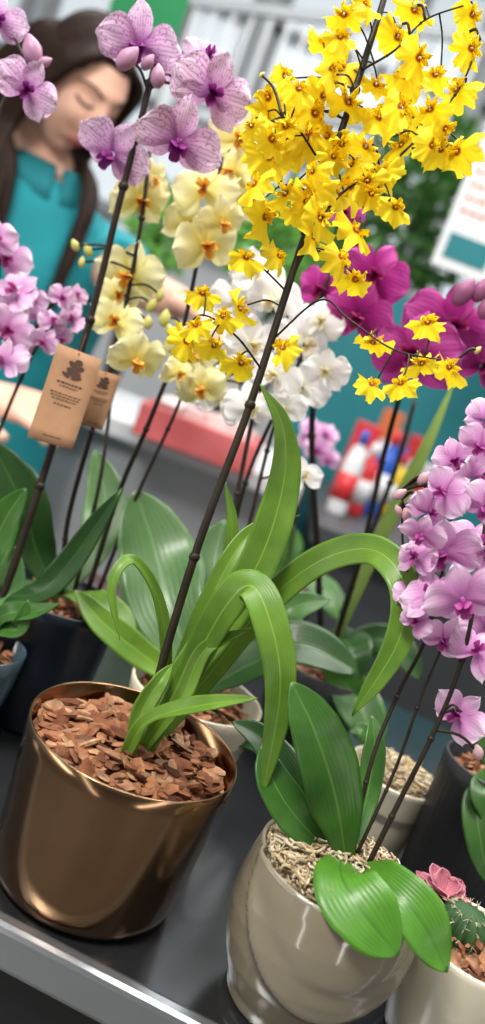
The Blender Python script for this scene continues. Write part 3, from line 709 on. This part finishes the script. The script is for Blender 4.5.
facetube('lips',[surf(x,z,.0) for x,z in ((-.021,-.061),(-.01,-.058),(0,-.0595),(.01,-.058),(.021,-.061))],lambda t:.001+.0034*sin(pi*t),'lips')
facetube('lips',[surf(x,z,.0) for x,z in ((-.018,-.063),(-.008,-.066),(0,-.067),(.008,-.066),(.018,-.063))],lambda t:.001+.0038*sin(pi*t),'lips')
# hair: cap and long locks
hr=MB(); rows=[]
for i in range(34):
    th=pi*min(max(i/46,.004),1); row=[]
    for k in range(60):
        a=2*pi*k/60; nx,ny_,nz=sin(th)*cos(a),sin(th)*sin(a),cos(th)
        x,y,z=headpt(nx,ny_,nz)
        kk=1.12+.012*sin(a*9+i*.4)
        if ny_>0.10:
            hl=.066-1.3*max(abs(x)-.030,0)
            if z<hl: kk=.90
        row.append(W(x*kk,y*kk-.004,z*kk))
    rows.append(row)
b=hr.grid(rows,None,0,True); hr.fan(list(range(b,b+60)))
jj=lambda s:Vector((random.uniform(-s,s),random.uniform(-s,s),random.uniform(-s,s)))
for s_ in (-1,1):
    nl=44
    for i in range(nl):
        t=i/(nl-1); y0=.070-.16*t; st=W(s_*.004,y0*.8,.111*math.sqrt(max(0,1-(y0/.1)**2))*1.06+.003)
        m1=W(s_*.060,y0*.85+.004,.064-.02*t); m2=W(s_*(.080),.038-.125*t,-.01); m3=W(s_*(.082),.020-.12*t,-.10)
        if t<(.62 if s_>0 else .25):
            wd=.115-.05*t if s_>0 else .055-.02*t
            e1=NB-lat*s_*wd+fb*(.10)+ZUP*.04+jj(.008); e2=NB-lat*s_*(wd-.01)+fb*.130-ZUP*.09+jj(.008); e3=NB-lat*s_*(wd-.02)+fb*.138-ZUP*(.20+random.uniform(-.05,.04))+jj(.01)
        else:
            e1=NB-lat*s_*.09-fb*.10+ZUP*.05+jj(.012); e2=e1-ZUP*.12-fb*.03; e3=e2-ZUP*.08
        hr.tube(cat([st,m1,m2,m3,e1,e2,e3],5),lambda u:.003+.0070*math.sin(pi*min(1,u*1.0)**.8),6)
hr.build('hair',M['hair'],wr)
# ================================================================ BACKGROUND FURNITURE
def counter(label,x0,x1,y0,y1,z,tm,fm):
    r=thing('counter',label,'counter',Vector(((x0+x1)/2,(y0+y1)/2,0)))
    mb=MB(); mb.box(((x0+x1)/2,(y0+y1)/2,z-.02),(x1-x0,y1-y0,.04)); mb.build('counter_top',tm,r,False,bevel=.004)
    mb=MB(); mb.box(((x0+x1)/2,(y0+y1)/2+.02,(z-.04)/2),(x1-x0-.06,y1-y0-.06,z-.04)); mb.build('counter_base',fm,r,False)
    return r
counter('pale grey counter with red tray standing behind the orchids',-1.2,.10,1.78,2.4,.93,M['white'],M['greyw'])
counter('dark grey counter carrying bright bottles and boxes',.14,1.6,1.62,2.40,.90,M['darkc'],M['darkc'])
def tray(label,px,py,sx,sy,h,mt,lm):
    q=T(px,py,.932); tr=thing('tray',label,'tray',Vector((q.x,q.y,.93))); mb=MB(); mb.box((q.x,q.y,.936),(sx,sy,.012))
    for dx,dy,ax,ay in ((-sx/2,0,.01,sy),(sx/2,0,.01,sy),(0,-sy/2,sx,.01),(0,sy/2,sx,.01)): mb.box((q.x+dx,q.y+dy,.93+h/2),(ax,ay,h))
    mb.build('tray_body',mt,tr,False,bevel=.003)
    mb=MB()
    for k in range(9): mb.box((q.x+random.uniform(-.36,.36)*sx,q.y+random.uniform(-.35,.35)*sy,.945+h*.55),(sx*.2,sy*.22,h*1.0),Matrix.Rotation(random.uniform(0,3),3,'Z')@Matrix.Rotation(random.uniform(-.4,.4),3,'X'))
    mb.build('paper_liner',lm,tr,False)
tray('coral red tray heaped with pale pink paper on the pale counter',196,450,.24,.18,.065,M['coral'],M['pinkp'])
def bottle(x,y,z,r,h,bm,cm,label):
    rt=thing('bottle',label,'bottle',Vector((x,y,z)),'bright bottles on the dark counter')
    mb=MB(); mb.lathe((x,y,z),[(r*.9,0),(r,.01),(r,h*.6),(r*.8,h*.72),(r*.4,h*.8),(r*.4,h*.84)],24); mb.build('bottle_body',bm,rt)
    mb=MB(); mb.lathe((x,y,z),[(r*.45,h*.84),(r*.45,h*.98),(r*.3,h)],20); mb.build('cap',cm,rt)
    mb=MB(); mb.lathe((x,y,z),[(r*1.01,h*.18),(r*1.01,h*.5)],24); mb.build('sticker',M['white'] if bm!=M['white'] else M['red'],rt)
for px,r,h,bm,cm,l in ((334,.022,.19,'white','blue','white bottle with blue cap at the left end of dark counter'),(350,.024,.17,'red','white','red bottle with white cap on dark counter'),(366,.026,.21,'blue','red','blue bottle with red cap on dark counter'),(383,.022,.16,'yellow','red','yellow bottle with red cap on dark counter')):
    q=T(px,514,.90); bottle(q.x,q.y,.90,r,h,M[bm],M[cm],l)
for px,py,sz,mt,l in ((340,500,(.06,.05,.20),'red','upright red box behind the white bottle'),(358,503,(.05,.05,.25),'orange','tall orange box behind the red bottle'),(374,506,(.05,.05,.17),'blue','low blue box behind the yellow bottle'),(391,510,(.05,.05,.21),'red','red box at the right of the bottles'),(406,514,(.05,.05,.15),'white','white box at the right end of the bottle row')):
    q=T(px,py,.90); rt=thing('product_box',l,'box',Vector((q.x,q.y,.9)),'boxes behind the bottles'); 
    mb=MB(); mb.box((q.x,q.y,.9+sz[2]/2),sz); mb.build('carton',M[mt],rt,False,bevel=.002)
    mb=MB(); mb.box((q.x,q.y-sz[1]/2-.0005,.9+sz[2]*.55),(sz[0]*.7,.001,sz[2]*.3)); mb.build('front_panel',M['white' if mt!='white' else 'red'],rt,False)
# teal board partition
q=P(372,268,2.1); mb=MB(); mb.box((q.x+.9,2.5,q.z/2),(1.9,.05,q.z)); tag(mb.build('partition',M['tealw'],None,False,origin=Vector((q.x+.9,2.5,0))),'teal painted partition board behind the magenta orchids','partition')
# poster
cx=P(485,208,1.7)
pr=thing('poster','white hanging poster with orange text lines and teal block','poster',cx)
mb=MB(); mb.box(cx,(.12,.006,.27)); mb.build('sheet',M['white'],pr,False)
mb=MB()
for i in range(5):
    x=-.045
    while x<.035-.015*(i%3):
        w=random.uniform(.006,.016); mb.box(cx+Vector((x+w/2,-.004,.085-.026*i)),(w,.002,.006)); x+=w+.005
mb.build('text_lines',M['orange'],pr,False)
mb=MB(); mb.box(cx+Vector((0,-.004,-.09)),(.09,.002,.05)); mb.build('teal_block',M['tealw'],pr,False)
for dx in (-.05,.05): mb=MB(); mb.tube([cx+Vector((dx,0,.13)),cx+Vector((dx,0,2.5))],.001,5); mb.build('hanging_wire',M['greyw'],pr)
# green sign
cx=P(150,2,3.0); gs=thing('sign','plain green hanging sign board above the woman','sign',cx)
mb=MB(); mb.box(cx,(.26,.02,.16)); mb.build('board',M['green'],gs,False,bevel=.004)
for dx in (-.1,.1): mb=MB(); mb.tube([cx+Vector((dx,0,.07)),cx+Vector((dx,0,2.0))],.003,6); mb.build('hanging_rod',M['greyw'],gs)
# white railing
a0=P(175,75,4.2); rr=thing('railing','white metal stair railing high behind the spotted flowers','railing',Vector((a0.x,a0.y,0)))
x0,z0=a0.x,a0.z
mb=MB()
for i in range(16): mb.box((x0+i*.09,a0.y,z0+.12+.02*i),(.018,.018,.42))
mb.build('balusters',M['white'],rr,False)
mb=MB(); rt=Matrix.Rotation(-math.atan(.02/.09),3,'Y')
mb.box((x0+.67,a0.y,z0+.50),(1.5,.04,.05),rt); mb.box((x0+.67,a0.y,z0+.05),(1.5,.05,.09),rt); mb.build('handrail',M['greyw'],rr,False)
for dx in (0,1.35): mb=MB(); mb.box((x0+dx,a0.y,(z0+dx*.2)/2),(.06,.06,z0+dx*.2)); mb.build('post',M['white'],rr,False)
# leafy background plants
def bush(label,c,R,zs,n,mt,ls,zb):
    r=thing('leafy_plant',label,'plant',Vector((c.x,c.y,zb)),'leafy plants in the background')
    mb=MB()
    for i in range(n):
        v=Vector((random.gauss(0,1),random.gauss(0,1),random.gauss(0,1))).normalized()*random.random()**.4
        p=c+Vector((v.x*R,v.y*R,v.z*zs)); d=(v+Vector((random.uniform(-.6,.6),random.uniform(-.6,.6),random.uniform(-.3,.8)))).normalized(); s_=d.orthogonal().normalized(); s_=Matrix.Rotation(random.uniform(0,6),3,d)@s_
        L=ls*random.uniform(.6,1.2)
        mb.grid([[p-s_*.002,p+s_*.002],[p+d*L*.35-s_*L*.22,p+d*L*.35+s_*L*.22],[p+d*L*.7-s_*L*.18,p+d*L*.7+s_*L*.18],[p+d*L-s_*.002,p+d*L+s_*.002]])
    mb.build('foliage',M[mt],r)
    mb=MB(); mb.tube([Vector((c.x,c.y,zb+.05)),c],.012,8); mb.build('trunk',M['stem'],r)
    mb=MB(); mb.lathe((c.x,c.y,zb),[(R*.3,0),(R*.42,.16),(R*.44,.2),(R*.36,.2)],24); mb.build('pot',M['charcoal'],r)
bush('bright green leafy plant directly behind the white and yellow orchids',P(275,240,2.15),.12,.13,480,'hedge2',.05,.93)
bush('bright green leafy plant beside the woman behind pale yellow flowers',P(160,232,2.25),.08,.11,280,'hedge2',.05,.93)
bush('large dark green tree above the teal partition',P(422,205,3.6),.34,.32,1000,'hedge',.09,0)
bush('dark green tree left of the large one above the partition',P(312,268,3.0),.2,.18,450,'hedge',.08,0)
# ================================================================ LIGHT
w=bpy.data.worlds.new('World'); S.world=w; w.use_nodes=True; N=w.node_tree.nodes; L=w.node_tree.links; bg=N['Background']
tc=N.new('ShaderNodeTexCoord'); sp=N.new('ShaderNodeSeparateXYZ'); L.new(tc.outputs['Generated'],sp.inputs[0])
rp=ramp(N,[(.0,'#202022'),(.5,'#5C5A58'),(.85,'#F6F4F0')]); mr=mathn(N,L,'MULTIPLY_ADD',sp.outputs['Z'],.5); 
n_=mr.node; n_.inputs[2].default_value=.5
L.new(mr,rp.inputs['Fac']); L.new(rp.outputs['Color'],bg.inputs['Color']); bg.inputs['Strength'].default_value=.72
def area(name,loc,tgt,sx,sy,e,col=(1,1,1)):
    l=bpy.data.lights.new(name,'AREA'); l.shape='RECTANGLE'; l.size=sx; l.size_y=sy; l.energy=e; l.color=col
    o=bpy.data.objects.new(name,l); COL.objects.link(o); o.location=loc; o.rotation_euler=(Vector(tgt)-Vector(loc)).to_track_quat('-Z','Z').to_euler()
area('key_light',(-.6,-.2,2.4),(0,.6,1.0),.45,.45,36,(1,.97,.92))
area('overhead_light',(.3,.8,2.5),(.1,.6,.9),1.0,.4,26,(1,.98,.94))
area('added_streak_left',(-1.3,.1,1.0),(0,.5,.85),.14,1.6,6,(1,.95,.9))  # added lamp, its reflection draws the left streak on the gold pot
area('added_streak_front',(-.75,-.9,.9),(0,.5,.85),.07,1.6,2,(1,.93,.9))  # narrow lamp put in for one more vertical streak in the gold
area('added_streak_right',(1.1,-.6,.95),(0,.5,.85),.12,1.6,4,(1,.93,.88))  # unseen lamp added so the gold pot's right side catches a highlight
area('hall_light',(-.3,2.8,3.9),(0,3.2,1),3,3,135)
